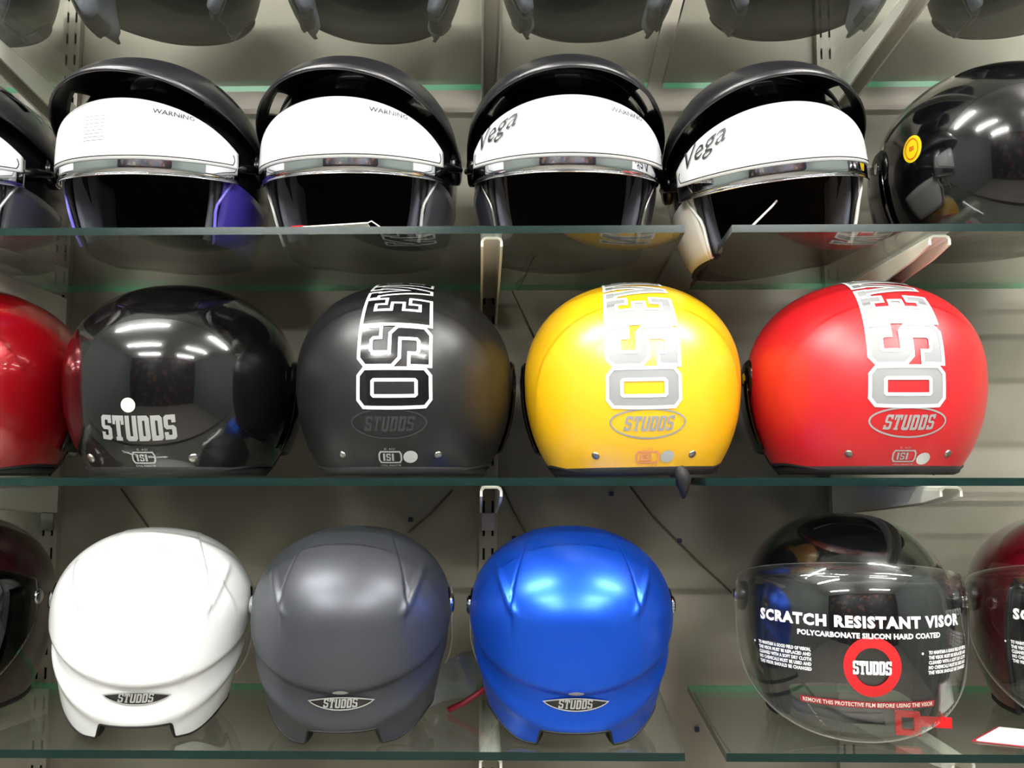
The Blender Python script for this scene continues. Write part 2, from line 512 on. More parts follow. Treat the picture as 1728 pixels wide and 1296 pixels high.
def place(name, label, x, y, z, yaw=0.0, rx=0.0, ry=0.0, group=None):
    return thing(name, label, 'helmet', (x, y, z), (R(rx), R(ry), R(yaw)), group)

# shelf levels
ZT = {0: 1.990, 1: 1.708, 2: 1.448, 3: 1.180}
TH = 0.008
YF, YB = 0.95, 1.25

# ------------------------------------------------------------------ the room
WY = 1.30
struct(box('wall_back', -2.6, 2.6, WY, WY + 0.1, 0, 2.95, 'wall_paint'))
struct(box('floor', -2.6, 2.6, -3.4, WY + 0.1, -0.1, 0, 'floor_tile'))
struct(box('ceiling', -2.6, 2.6, -3.4, WY + 0.1, 2.95, 3.05, 'ceiling_paint'))
struct(box('wall_left', -2.7, -2.6, -3.4, WY + 0.1, 0, 2.95, 'side_paint'))
struct(box('wall_right', 2.6, 2.7, -3.4, WY + 0.1, 0, 2.95, 'side_paint'))

def stock_material():
    m = bpy.data.materials.new('stock_rows'); m.use_nodes = True
    nt = m.node_tree; N = nt.nodes; L = nt.links; b = N['Principled BSDF']; b.inputs['Roughness'].default_value = 0.5
    tc = N.new('ShaderNodeTexCoord'); mp = N.new('ShaderNodeMapping'); mp.inputs['Scale'].default_value = (4, 1, 4)
    v = N.new('ShaderNodeTexVoronoi'); v.inputs['Scale'].default_value = 1.2
    hs = N.new('ShaderNodeSeparateColor'); r = N.new('ShaderNodeValToRGB')
    cr = r.color_ramp; cr.interpolation = 'CONSTANT'
    cols = [(0, (12, 12, 14)), (.3, (30, 30, 34)), (.5, (60, 18, 18)), (.6, (90, 84, 78)), (.68, (20, 26, 60)), (.78, (16, 16, 16)), (.93, (120, 70, 40))]
    cr.elements[0].color = rgb(*cols[0][1])
    cr.elements[1].position = cols[1][0]; cr.elements[1].color = rgb(*cols[1][1])
    for p, c in cols[2:]:
        e = cr.elements.new(p); e.color = rgb(*c)
    L.new(tc.outputs['Object'], mp.inputs['Vector']); L.new(mp.outputs[0], v.inputs['Vector']); L.new(v.outputs['Color'], hs.inputs[0])
    L.new(hs.outputs[0], r.inputs['Fac']); L.new(r.outputs['Color'], b.inputs['Base Color'])
    MATS['stock_rows'] = m
stock_material()
struct(box('wall_front', -2.6, 2.6, -3.5, -3.4, 0, 2.95, 'stock_rows'))
# ceiling tubes over the aisle
n_l = 0
for (y, xs) in ((0.30, (-1.05, 1.30)), (-1.0, (-1.15, 1.15)), (-2.4, (-1.15, 1.15))):
    for x in xs:
        side = 'left' if x < 0 else 'right'
        row = {0.30: 'above the display shelves', -1.0: 'over the middle of the aisle', -2.4: 'far down the shop'}[y]
        t = thing('tube_light', 'white fluorescent ceiling tube %s, %s one of the pair' % (row, side), 'lamp', (x, y, 2.95))
        box('batten', -0.62, 0.62, -0.03, 0.03, -0.045, -0.001, 'batten_white', t, 0.004)
        tube('lamp_tube', [(-0.60, 0, -0.066), (0.60, 0, -0.066)], 0.016, 'tube_glow' if y > 0 else 'tube_glow_bright', t, 16)

# ------------------------------------------------------------------ slotted uprights, brackets, glass
def upright(x, label):
    bm = bmesh.new()
    hw, d = 0.0125, 0.012
    z0, z1 = 0.85, 2.6
    y1 = WY - 0.0005; y0 = WY - d
    def quad(x0, x1, za, zb, y, mi=0):
        f = bm.faces.new([bm.verts.new(c) for c in ((x0, y, za), (x1, y, za), (x1, y, zb), (x0, y, zb))]); f.material_index = mi
    slots = ((-0.0075, -0.0045), (0.0045, 0.0075))
    cols = [-hw, slots[0][0], slots[0][1], slots[1][0], slots[1][1], hw]
    z = z0
    while z < z1:
        za = z + 0.006; zb = z + 0.022; zc = z + 0.032
        quad(-hw, hw, z, za, y0); quad(-hw, hw, zb, min(zc, z1), y0)
        for i in range(5):
            if i in (1, 3):
                quad(cols[i], cols[i + 1], za, zb, y0 + 0.008, 1)
                for xx in (cols[i], cols[i + 1]):
                    f = bm.faces.new([bm.verts.new(c) for c in ((xx, y0, za), (xx, y0 + 0.008, za), (xx, y0 + 0.008, zb), (xx, y0, zb))]); f.material_index = 1
            else: quad(cols[i], cols[i + 1], za, zb, y0)
        z = zc
    for sx in (-hw, hw):
        bm.faces.new([bm.verts.new(c) for c in ((sx, y0, z0), (sx, y1, z0), (sx, y1, z), (sx, y0, z))])
    bm.faces.new([bm.verts.new(c) for c in ((-hw, y0, z0), (hw, y0, z0), (hw, y1, z0), (-hw, y1, z0))])
    bm.faces.new([bm.verts.new(c) for c in ((-hw, y0, z), (hw, y0, z), (hw, y1, z), (-hw, y1, z))])
    o = bm_obj('slotted_upright', bm, ['upright_paint', 'slot_dark'])
    o.location = (x, 0, 0)
    tag(o, label, 'upright', 'slotted wall uprights')
    return o
UP = {'far left': -0.66, 'centre': -0.055, 'right': 0.424}
upright(UP['far left'], 'slotted metal wall upright at the far left, behind the leftmost helmets')
upright(UP['centre'], 'slotted beige wall upright left of the blue helmet and yellow helmet')
upright(UP['right'], 'slotted beige wall upright behind the red and clear visored helmets')

def bracket(xb, xt, ztop, label, tip_y=0.962):
    """inverted U channel arm, tapering towards its rounded tip"""
    root = thing('shelf_bracket', label, 'bracket', (xb, WY - 0.012, ztop), (0, 0, 0), 'white glass shelf brackets')
    L = tip_y - (WY - 0.012)         # negative y
    skew = xt - xb
    hw, t = 0.0115, 0.0026
    n = 16; V = []; F = []
    def sec(y, hh, dx, drop):
        zt = -drop
        r = 0.005
        zb = zt - max(hh, 0.008)
        outer = [(-hw, zb), (-hw, zt - r), (-hw + r * .3, zt - r * .3), (-hw + r, zt), (hw - r, zt), (hw - r * .3, zt - r * .3), (hw, zt - r), (hw, zb)]
        inner = [(hw - t, zb), (hw - t, zt - r), (hw - r, zt - t), (-hw + r, zt - t), (-hw + t, zt - r), (-hw + t, zb)]
        return [(x + dx, y, z) for x, z in outer + inner]
    for i in range(n + 1):
        f = i / n
        hh = 0.040 - 0.026 * f ** 1.1
        if f > 0.9: hh *= 1 - 0.25 * ((f - 0.9) / 0.1)
        V += sec(L * f, hh, skew * f, 0.0004)
    k = 14
    for i in range(n):
        for j in range(k):
            a = i * k + j; b = i * k + (j + 1) % k
            F.append((a, b, b + k, a + k))
    F.append(tuple(range(k))); F.append(tuple(n * k + j for j in range(k))[::-1])
    mesh_obj('arm', V, F, 'white_enamel', root, False)
    box('hook_plate', -0.0085, 0.0085, -0.004, 0.001, -0.064, -0.041, 'steel', root)
    return root
rows = {0: 'top row', 1: 'upper row', 2: 'middle row', 3: 'bottom row'}
blabels = {
    ('far left', 0): 'white shelf bracket under the topmost glass shelf at the far left corner',
    ('far left', 1): 'white bracket at far left holding the shelf of peaked helmets',
    ('far left', 2): 'white bracket at far left under the glossy red helmet',
    ('far left', 3): 'white bracket at far left under the lowest dark helmet',
    ('centre', 0): 'white bracket rising in the centre to the topmost glass shelf',
    ('centre', 1): 'white U-shaped bracket between the lettered black and yellow helmets',
    ('centre', 2): 'white U-shaped bracket above and left of the blue helmet',
    ('centre', 3): 'white U-shaped bracket tip under the shelf of the blue helmet',
    ('right', 0): 'white slanting bracket above the peaked helmet with white cheeks',
    ('right', 1): 'white tapered bracket above the red lettered helmet',
    ('right', 2): 'white tapered bracket above the black helmet with printed clear visor',
    ('right', 3): 'white bracket tip under the shelf of the printed clear visor helmet'}
for k, xb in UP.items():
    for lv in (0, 1, 2, 3):
        xt = xb + {'centre': 0.017, 'right': 0.004, 'far left': 0.01}[k]
        bracket(xb, xt, ZT[lv] - TH, blabels[(k, lv)])

def glass(x0f, x1f, x0b, x1b, lv, label, y0=YF, y1=YB):
    z1 = ZT[lv]; z0 = z1 - TH
    V = [(x0f, y0, z0), (x1f, y0, z0), (x1b, y1, z0), (x0b, y1, z0), (x0f, y0, z1), (x1f, y0, z1), (x1b, y1, z1), (x0b, y1, z1)]
    F = [(3, 2, 1, 0), (4, 5, 6, 7), (0, 1, 5, 4), (1, 2, 6, 5), (2, 3, 7, 6), (3, 0, 4, 7)]
    o = mesh_obj('glass_shelf', V, F, ['shelf_glass', 'glass_edge', 'glass_edge_lit'], None, False, [0, 0, 1, 1, 2, 1])
    tag(o, label, 'shelf', 'glass display shelves')
glass(-1.35, 0.155, -1.35, 0.165, 0, 'green-edged glass shelf at the very top, left of the joint')
glass(0.175, 1.30, 0.185, 1.30, 0, 'green-edged glass shelf at the very top, right of the joint')
glass(-1.35, 0.162, -1.35, 0.168, 1, 'green-edged glass shelf carrying the three left peaked helmets')
glass(0.2106, 1.30, 0.2190, 1.30, 1, 'green-edged glass shelf under the yellow-stickered glossy helmet')
glass(-1.35, 0.148, -1.35, 0.158, 2, 'green-edged glass shelf carrying the plain black and the lettered matte black helmets')
glass(0.178, 1.30, 0.186, 1.30, 2, 'green-edged glass shelf carrying the red lettered helmet')
glass(-1.35, 0.1527, -1.35, 0.167, 3, 'green-edged glass shelf carrying the white, grey and blue helmets')
glass(0.193, 1.30, 0.2056, 1.30, 3, 'green-edged glass shelf carrying the helmets with printed clear visors')

# ------------------------------------------------------------------ peaked helmets, upper row
def peak(S, parent, m='peak_black', holes=((-8, 8), (-62, -46), (46, 62))):
    V = []; F = []
    azs = [-94 + 188 * i / 94 for i in range(95)]
    nv = 10
    th = 0.0028
    def pt(az, g, layer):
        c = max(0.0, math.cos(R(az * 0.957)))
        s_ = math.sin(R(az))
        inn = Vector((S.a * 0.97 * s_, -0.055 * c + 0.010, 0.104 + 0.106 * c ** 0.75))
        out = Vector((S.a * 1.06 * s_, -0.168 * c ** 0.9 - 0.004, 0.108 + 0.052 * c ** 0.9))
        mid = (inn + out) / 2 + Vector((0.010 * s_, -0.014 * c, 0.026 * c))
        p = inn * (1 - g) ** 2 + mid * 2 * g * (1 - g) + out * g * g
        if abs(az) > 70:
            q = S.at_height(az, p.z, 0.007)
            f = sstep(70, 94, abs(az)); p = p.lerp(Vector((q.x, p.y, p.z)), f * 0.7)
        if layer:
            p = p - Vector((s_ * 0.5, -c, 0.9)).normalized() * th
        return p
    W = nv + 1; H = len(azs) * W
    for layer in (0, 1):
        for az in azs:
            for j in range(W): V.append(pt(az, j / nv, layer))
    cells = set()
    for i in range(len(azs) - 1):
        am = (azs[i] + azs[i + 1]) / 2
        for j in range(nv):
            if any(h0 < am < h1 for h0, h1 in holes) and 2 <= j < 5: continue
            cells.add((i, j))
    for (i, j) in cells:
        a = i * W + j; b = a + W
        F.append((a, a + 1, b + 1, b)); F.append((H + a, H + b, H + b + 1, H + a + 1))
        for (di, dj, e) in ((-1, 0, (a, a + 1)), (1, 0, (b + 1, b)), (0, -1, (b, a)), (0, 1, (a + 1, b + 1))):
            if (i + di, j + dj) not in cells:
                F.append((e[1], e[0], H + e[0], H + e[1]))
    return mesh_obj('peak', V, F, m, parent)

def peaked_helmet(label, x, y, z, cheek, yaw=0, ry=0, rx=0, script=True, warning=True, barcode=False, low=0.0):
    t = place('peaked_helmet', label, x, y, z, yaw, rx, ry)
    S = Shape(a=0.1090, bf=0.130, bb=0.145, ct=0.104, cb=0.170, hc=0.108)
    rim = lambda az: rim_open(az, 0.122, 0.008, 43, 54, 0.0)
    build_shell(S, rim, t, 'black_sheen', 140, 34)
    for sg in (1, -1):
        a0, a1 = (52, 106) if sg > 0 else (-106, -52)
        patch(S, 'cheek_panel', a0, a1, lambda az: 0.001, lambda az: 0.074 - 0.0003 * (abs(az) - 52), 0.0022, 0.0026, cheek, t, 10, 6)
    tm = {'purple_paint': 'purple_bright', 'cream_paint': 'cream_paint', 'silver_paint': 'sticker_silver', 'dark_paint': 'steel'}[cheek]
    for sg in (1, -1):
        tube('cheek_trim', [S.at_height(sg * az, z_, 0.0035) for az, z_ in ((60, 0.078), (54, 0.060), (49, 0.042), (48.5, 0.034), (50, 0.018), (52, 0.002))], 0.0019, tm, t, 6)
    cheek_pads(S, t, e0=47)
    zlo = lambda az: 0.061 + 0.010 * (az / 59.0) ** 2
    zhi = lambda az: 0.138 - 0.038 * abs(az / 59.0) ** 2.0
    bul = lambda az, g: 0.013 * math.cos(R(az)) ** 1.3 * (1 - 0.25 * g)
    v = patch(S, 'visor', -59, 59, zlo, zhi, 0.0045, 0.0022, 'mirror_visor', t, 64, 10, bul)
    fz0 = lambda az: zlo(az) + 0.0135 + 0.003 * (az / 74.0) ** 4
    fz1 = lambda az: zhi(az) - 0.001
    patch(S, 'protective_film', -57, 57, fz0, fz1, 0.0058, 0.0007, 'visor_film', v, 64, 10, lambda az, g: bul(az, 0.14 + 0.86 * g))
    lip = [S.at_height(az, zlo(az) - 0.001, 0.0048 + bul(az, 0)) for az in [-59 + 118 * i / 60 for i in range(61)]]
    tube('visor_lip', lip, 0.0009, 'chrome', v, 6)
    def vis_wrap(az, h0, off):
        def fn(xx, yy):
            a2 = az + math.degrees(xx / 0.135); zz = h0 + yy
            return S.at_height(a2, zz, off + 0.0062 + bul(a2, (zz - zlo(a2)) / (zhi(a2) - zlo(a2))))
        return fn
    if script:
        I = Ink(); I.font('Vega', 0, 0, 0.017, 'CENTER', 0.0, 1.35, shear=0.6, rot=0.28)
        I.wrap(vis_wrap(-37, 0.103, 0.0011), 'script_print', 'ink_black', v, 0.008)
    if warning:
        I = Ink(); I.font('WARNING', 0, 0, 0.0045, 'CENTER', 0.0001, 1.25, rot=-0.05)
        I.wrap(vis_wrap(24, 0.121, 0.0011), 'warning_print', 'ink_black', v, 0.008)
    if barcode:
        I = Ink()
        for k in range(8): I.poly([[(-.011, -.0035 * k), (.011, -.0035 * k), (.011, -.0035 * k + .0007), (-.011, -.0035 * k + .0007)]])
        I.wrap(vis_wrap(-8, 0.118, 0.0011), 'fine_print', 'ink_black', v, 0.008)
    # thin border printed near the edge of the film
    pts = []
    for az in [-53 + 106 * i / 50 for i in range(51)]: pts.append((az, fz0(az) + 0.0035))
    for k in range(5):
        pts.append((53 + 1.2 * math.sin(PI * k / 4), fz0(53) + 0.0035 + (fz1(53) - fz0(53) - 0.012) * k / 4))
    for k in range(5): pts.insert(0, (-53 - 1.2 * math.sin(PI * k / 4), fz0(53) + 0.0035 + (fz1(53) - fz0(53) - 0.012) * k / 4))
    tube('film_border', [S.at_height(a, zz, 0.0062 + bul(a, (zz - zlo(a)) / (zhi(a) - zlo(a)))) for a, zz in pts], 0.0006, 'ink_black', v, 4)
    peak(S, t)
    for sg in (1, -1):
        x0 = S.a + 0.002
        pv = lathe_x('visor_pivot', [(0.021, -0.004), (0.021, 0.002), (0.018, 0.004), (0.012, 0.005)], 'plastic_black', t, (sg * x0, 0.0, 0.106), sg)
        lathe_x('pivot_cap', [(0.008, 0.004), (0.008, 0.0055), (0.004, 0.006)], 'dark_paint', pv, (sg * x0, 0.0, 0.106), sg, 18)
        # arm of the visor reaching back to the pivot
        q = [S.at_height(sg * 57, 0.086, 0.004), S.at_height(sg * 68, 0.092, 0.004), S.at_height(sg * 79, 0.097, 0.004), Vector((sg * (x0 + 0.005), -0.006, 0.101))]
        tube('visor_arm', q, [0.006, 0.006, 0.005, 0.004], 'plastic_black', t, 8)
    return t, S
Z1 = ZT[1] + 0.0032
peaked_helmet('black peaked helmet with white visor film cut off by the left picture edge', -0.685, 1.10, Z1, 'silver_paint')
peaked_helmet('black peaked helmet with purple cheeks and white film on its visor', -0.4300, 1.10, Z1, 'purple_paint', script=False, barcode=True, yaw=-4)
h2, S2 = peaked_helmet('black peaked helmet with silver-grey cheek edges above a red-ended tag', -0.1960, 1.10, Z1, 'silver_paint', script=False, warning='faint', yaw=-5)
peaked_helmet('black peaked helmet with dark cheeks, third from left, left of the white-cheeked one', 0.0430, 1.10, Z1, 'dark_paint', yaw=2)
h4, S4 = peaked_helmet('black peaked helmet with white cheeks, one cheek sunk in the shelf gap', 0.2870, 1.10, Z1 - 0.009, 'cream_paint', yaw=-2, ry=-6, warning=False)

# ------------------------------------------------------------------ round open face helmets seen from behind, middle row
def round_helmet(label, x, y, z, m, style, yaw=180, ry=0, a=0.125, rx=0, back=0.004, name='open_face_helmet', gloss_name=None):
    t = place(name, label, x, y, z, yaw, rx, ry)
    S = Shape(a=a, bf=0.140, bb=0.146, ct=0.113, cb=0.152, hc=0.110)
    rim = lambda az: rim_open(az, 0.130, 0.004, 66, 76, 0.0) + (0.011 * (1 - sstep(105, 150, abs(az))) if back < 0.01 and abs(az) > 76 else 0) + (back - 0.004) * sstep(98, 128, abs(az)) * (1 if back > 0.01 else 0)
    build_shell(S, rim, t, m, 180, 44, trim=0.0018)
    cheek_pads(S, t)
    for sg in (1, -1):
        x0 = a - 0.0045
        pv = lathe_x('visor_pivot', [(0.024, -0.004), (0.024, 0.004), (0.020, 0.008), (0.010, 0.009)], 'plastic_black', t, (sg * x0, -0.016, 0.112), sg)
        lathe_x('pivot_cap', [(0.008, 0.006), (0.008, 0.0095), (0.003, 0.0100)], 'chrome' if style != 'red' else 'sticker_yellow', pv, (sg * x0, -0.016, 0.112), sg, 18)
    if style != 'bare':
        sv = patch(S, 'visor', -90, 90, lambda az: 0.030, lambda az: 0.136 - 0.03 * (az / 90) ** 4, 0.0045, 0.002, 'visor_smoke', t, 40, 8, lambda az, g: 0.012 * math.cos(R(az)))
        roll = [S.at_height(az, 0.0075, -0.010) for az in [78 + 204 * k / 60 for k in range(61)]]
        tube('neck_roll', [(p.x, p.y, 0.0075) for p in roll], 0.0085, 'rubber', t, 8)
    if style in ('matte', 'yellow', 'red'):
        fillm = {'matte': 'ink_black_gloss', 'yellow': 'ink_grey', 'red': 'ink_grey'}[style]
        H = 0.071
        fn1 = wrapper(S, 180, 0.0690, 0.0006); fn2 = wrapper(S, 180, 0.0690, 0.0011)
        dx = {'matte': 0.006, 'yellow': -0.004, 'red': -0.002}[style]
        I = Ink(); I.word('OSEVEN', H / 2 + dx, 0, H, gap=0.035, turn=True, fill=True)
        I.wrap(fn1, 'letter_fill', fillm, t, 0.006)
        I = Ink(); I.word('OSEVEN', H / 2 + dx, 0, H, gap=0.035, turn=True, fill=False, outline=0.0034)
        I.wrap(fn2, 'letter_outline', 'ink_white', t, 0.006)
        lm = {'matte': 'ink_ghost', 'yellow': 'ink_grey', 'red': 'ink_silver'}[style]
        I = Ink()
        n = 40
        I.strip([(0.0365 * math.cos(2 * PI * k / n), 0.0145 * math.sin(2 * PI * k / n)) for k in range(n)], 0.0018)
        I.word('STUDDS', -0.0240, -0.0075, 0.0150, gap=0.08, shear=0.2, wide=0.86)
        I.wrap(wrapper(S, 180, 0.0525, 0.0007), 'brand_oval', lm, t, 0.006)
        isi_mark(S, 180, 0.0185, t, 'ink_pink' if style == 'yellow' else 'ink_silver')
        dot(S, 180 + (10 if style != 'red' else 10), 0.019 if style != 'red' else 0.016, t, 0.0068)
        for az in (180 + 24, 180 - 26): rivet(S, az, 0.021, t, 'steel')
    if style == 'gloss':
        I = Ink(); I.word('STUDDS', -0.0360, -0.0115, 0.0250, gap=0.07, outline=0.0006, wide=0.80)
        I.wrap(wrapper(S, 180, 0.047, 0.0007), 'brand_lettering', 'ink_silver', t, 0.006)
        isi_mark(S, 181, 0.0180, t, 'ink_silver')
        dot(S, 177, 0.0720, t, 0.0072, 'ink_pale')
        for az in (180 + 25, 180 - 33): rivet(S, az, 0.018, t, 'steel', 0.0055)
    return t, S
Z2 = ZT[2] + 0.0032
round_helmet('glossy red open-face helmet cut off by the left picture edge', -0.668, 1.105, Z2, 'red_gloss', 'plain')
round_helmet('glossy black open-face helmet with silver STUDDS lettering and a white dot', -0.408, 1.105, Z2, 'black_gloss', 'gloss', a=0.128)
round_helmet('matte black open-face helmet with white-outlined OSEVEN lettering up its back', -0.145, 1.105, Z2, 'black_matte', 'matte', a=0.125)
yh, SY = round_helmet('yellow open-face helmet with grey and white lettering', 0.1225, 1.105, Z2, 'yellow_satin', 'yellow', a=0.125, yaw=181, ry=1.0)
round_helmet('red matte open-face helmet with white lettering up its back', 0.3910, 1.105, Z2 + 0.001, 'red_satin', 'red', yaw=180, a=0.1285)
# chin strap of the yellow helmet sagging into the gap between the shelves
V, F = tube_geo([(-0.020, 0.095, 0.010), (-0.036, 0.098, 0.005), (-0.0405, 0.099, -0.006), (-0.0410, 0.099, -0.016), (-0.0405, 0.098, -0.026)], [0.009, 0.010, 0.0095, 0.006, 0.0015], 10)
mesh_obj('chin_strap', V, F, 'rubber', yh)

# ------------------------------------------------------------------ spoiler helmets, lower row
def disp_spoiler(d, r):
    """creases of the lower-row shells, as a function of direction"""
    if d.y <= -0.2: return 0.0
    lat = math.degrees(math.atan2(d.x, d.y))            # 0 straight back
    el = math.degrees(math.asin(max(-1, min(1, d.z))))
    v = 0.0
    line = -25 + 21 * (abs(lat) / 75.0) ** 1.8           # lower edge of the raised skull panel
    v += 0.0080 * sstep(line - 3.0, line + 2.0, el)
    v += 0.0042 * math.exp(-((el - (line - 15)) / 4.0) ** 2)
    X = abs(d.x) * 0.116
    if -6 < el < 78:
        k = sstep(-6, 14, el) * (1 - sstep(45, 76, el))
        xl = 0.0500 + 0.006 * sstep(60, 5, el)
        v += 0.0022 * k * (1 - sstep(xl - 0.0012, xl + 0.0012, X))
        v -= 0.0016 * k * math.exp(-((X - xl) / 0.0011) ** 2)
        # slanted crease climbing outward from the foot of the panel line
        xc = 0.053 + 0.0011 * (el - 6)
        v += 0.0030 * math.exp(-((X - xc) / 0.0042) ** 2) * sstep(3, 9, el) * (1 - sstep(24, 34, el))
    return v
VOFF = 0.0065
def long_visor(S, t, printed=True, zlo0=0.006, zhi0=0.150):
    zlo = lambda az: zlo0 + 0.095 * abs(az / 84.0) ** 2.2
    zhi = lambda az: zhi0 - 0.022 * abs(az / 84.0) ** 2
    bul = lambda az, g: 0.016 * max(0, math.cos(R(az))) ** 0.8
    v = patch(S2v(S), 'visor', -84, 84, zlo, zhi, VOFF, 0.0018, 'visor_clear', t, 72, 14, bul, 'edge_clear')
    return v, zlo, zhi, bul
def S2v(S):
    q = Shape(S.a, S.bf, S.bb, S.ct, S.cb * 1.08, S.hc, S.p); return q
def spoiler_helmet(label, x, y, z, m, yaw=180, ry=0, rx=0, a=0.1135, badge='dark', sticker=True, ct=0.087):
    t = place('visored_helmet', label, x, y, z, yaw, rx, ry)
    S = Shape(a=a, bf=0.125, bb=0.128, ct=ct, cb=0.180, hc=0.116, disp=disp_spoiler)
    def rim(az):
        z_ = rim_open(az, 0.140, 0.0, 66, 76, 0.022)
        b = 180 - abs(az)
        z_ += 0.018 * (1 - sstep(17, 23, b))
        return z_
    build_shell(S, rim, t, m, 400, 120, trim=0.0013)
    cheek_pads(S, t)
    long_visor(S, t)
    pivots(S, t, h=0.126, r=0.020, d=0.011, y=0.014)
    # badge
    I = Ink(); bw, bh = 0.0315, 0.0085
    top = [(-bw + 2 * bw * k / 20, bh * (0.35 + 0.0 * k)) for k in range(21)]
    pts = [(-bw + 2 * bw * k / 20, -0.001 + 0.0062 * (1 - (k / 10 - 1) ** 2)) for k in range(21)]
    bot = [(bw - 2 * bw * k / 20, -0.001 - 0.0058 * (1 - (k / 10 - 1) ** 2) ** 0.7) for k in range(1, 20)]
    I.poly([pts + bot])
    b = I.wrap(wrapper(S, 180, 0.0460, 0.0010), 'badge', 'ink_black_gloss', t, 0.006)
    I2 = Ink(); I2.strip(pts + bot, 0.0012); I2.word('STUDDS', -0.0170, -0.0050, 0.0090, gap=0.08, shear=0.12, wide=1.0)
    I2.wrap(wrapper(S, 180, 0.0460, 0.0016), 'badge_lettering', 'ink_silver', b, 0.006)
    if sticker:
        I = Ink(); I.disc(0, 0, 0.0075, 0.0035)
        I.wrap(wrapper(S, 180, 0.0590, 0.0010), 'oval_sticker', 'sticker_silver', t, 0.006)
    return t, S
Z3 = ZT[3] + 0.0032
spoiler_helmet('white helmet with side visor pivots and a dark STUDDS badge', -0.4235, 1.060, Z3 + 0.003, 'white_gloss', yaw=196, ry=-3, sticker=False, a=0.0975, ct=0.082)
spoiler_helmet('dark grey matte helmet with a STUDDS badge, between the white and blue ones', -0.1945, 1.060, Z3, 'grey_matte', yaw=185, a=0.1010)
spoiler_helmet('bright blue helmet with a STUDDS badge', 0.0460, 1.060, Z3, 'blue_satin', yaw=180, a=0.1035)

# ------------------------------------------------------------------ open helmets with printed clear visors, lower row
def printed_helmet(label, x, y, z, m, yaw=0, ry=0, printed=True, a=0.1140, vis='visor_clear'):
    t = place('clear_visor_helmet', label, x, y, z, yaw, 0, ry)
    S = Shape(a=a, bf=0.130, bb=0.145, ct=0.104, cb=0.170, hc=0.120)
    rim = lambda az: rim_open(az, 0.150, 0.010, 45, 58, 0.006)
    build_shell(S, rim, t, m, 160, 40)
    cheek_pads(S, t, 'liner_cloth', 50)
    v, zlo, zhi, bul = long_visor(S, t, zlo0=0.009, zhi0=0.168)
    v.data.materials[0] = MATS[vis]
    SV = S2v(S)
    pivots(S, t, h=0.128, r=0.017, d=0.012, y=-0.012)
    def vw(az, h0, off):
        def fn(xx, yy):
            a2 = az + math.degrees(xx / 0.150); zz = h0 + yy
            return SV.at_height(a2, zz, VOFF + bul(a2, 0) + off)
        return fn
    if printed:
        I = Ink(); I.font('SCRATCH RESISTANT VISOR', 0, 0, 0.0092, 'CENTER', 0.0007, 1.50)
        wd = max(p[0] for p in I.V) - min(p[0] for p in I.V); k = 0.215 / wd
        I.V = [(p[0] * k, p[1]) for p in I.V]
        I.wrap(vw(1, 0.117, 0.0008), 'headline_print', 'ink_white', v, 0.008)
        I = Ink(); I.font('POLYCARBONATE SILICON HARD COATED', 0, 0, 0.0046, 'CENTER', 0.0003, 1.2)
        wd = max(p[0] for p in I.V) - min(p[0] for p in I.V); k = 0.140 / wd
        I.V = [(p[0] * k, p[1]) for p in I.V]
        I.wrap(vw(4, 0.107, 0.0008), 'subtitle_print', 'ink_white', v, 0.008)
        LT = ['TO MAINTAIN A GOOD FIELD OF VISION,', 'THE VISOR MUST BE REPLACED AND', 'CLEANED WITH A SOFT DRY CLOTH', 'NO CHEMICALS MUST BE USED AND', 'THE VISOR SHOULD BE CHANGED']
        for az in (-29, 38):
            I = Ink()
            for i, s_ in enumerate(LT):
                J = Ink(); J.font(s_, 0, 0, 0.0030, 'LEFT', 0.00022, 1.0)
                wd = max(p[0] for p in J.V); k = 0.062 / wd
                b0 = len(I.V); I.V += [(p[0] * k - 0.033, p[1] - i * 0.0046) for p in J.V]; I.F += [tuple(b0 + q for q in f) for f in J.F]
            I.disc(-0.040, 0.001, 0.0012, 0.0012)
            I.wrap(vw(az, 0.092, 0.0008), 'instruction_print', 'ink_white', v, 0.008)
        I = Ink(); I.disc(0, 0, 0.0275, 0.0275, 0.0100)
        I.wrap(vw(4, 0.081, 0.0008), 'red_ring_print', 'ink_red', v, 0.006)
        I = Ink(); I.word('STUDDS', -0.0185, -0.0068, 0.0122, gap=0.06, outline=0.0003, wide=0.84)
        I.wrap(vw(4, 0.081, 0.0012), 'brand_print', 'ink_white', v, 0.006)
        I = Ink(); I.poly([[(-.070, -.0030), (.070, -.0030), (.070, .0030), (-.070, .0030)]])
        st = I.wrap(vw(3, 0.046, 0.0006), 'warning_strip', 'ink_maroon', v, 0.006)
        I = Ink(); I.font('REMOVE THIS PROTECTIVE FILM BEFORE USING THE VISOR', 0, -0.0017, 0.0036, 'CENTER', 0.0001, 1.0)
        wd = max(p[0] for p in I.V) - min(p[0] for p in I.V); k = 0.134 / wd
        I.V = [(p[0] * k, p[1]) for p in I.V]
        I.wrap(vw(3, 0.046, 0.0010), 'warning_print', 'ink_pale', v, 0.008)
    # strap with its red buckle hanging in the opening
    st = tube('chin_strap', [(-0.085, -0.02, 0.030), (-0.055, -0.045, 0.012), (-0.01, -0.060, 0.007), (0.03, -0.068, 0.010)], 0.006, 'rubber', t, 8)
    bm = bmesh.new()
    for (x0, x1, z0, z1) in ((0.036, 0.060, 0.021, 0.026), (0.036, 0.060, 0.003, 0.008), (0.036, 0.042, 0.006, 0.023), (0.054, 0.060, 0.006, 0.023)):
        box_bm(bm, x0, x1, -0.104, -0.096, z0, z1)
    box_bm(bm, 0.058, 0.090, -0.102, -0.098, 0.012, 0.022)
    bk = bm_obj('buckle', bm, 'red_plastic', t)
    return t, S
printed_helmet('black helmet with clear printed visor reading SCRATCH RESISTANT and a red ring', 0.3640, 1.105, Z3, 'black_gloss', yaw=-13)
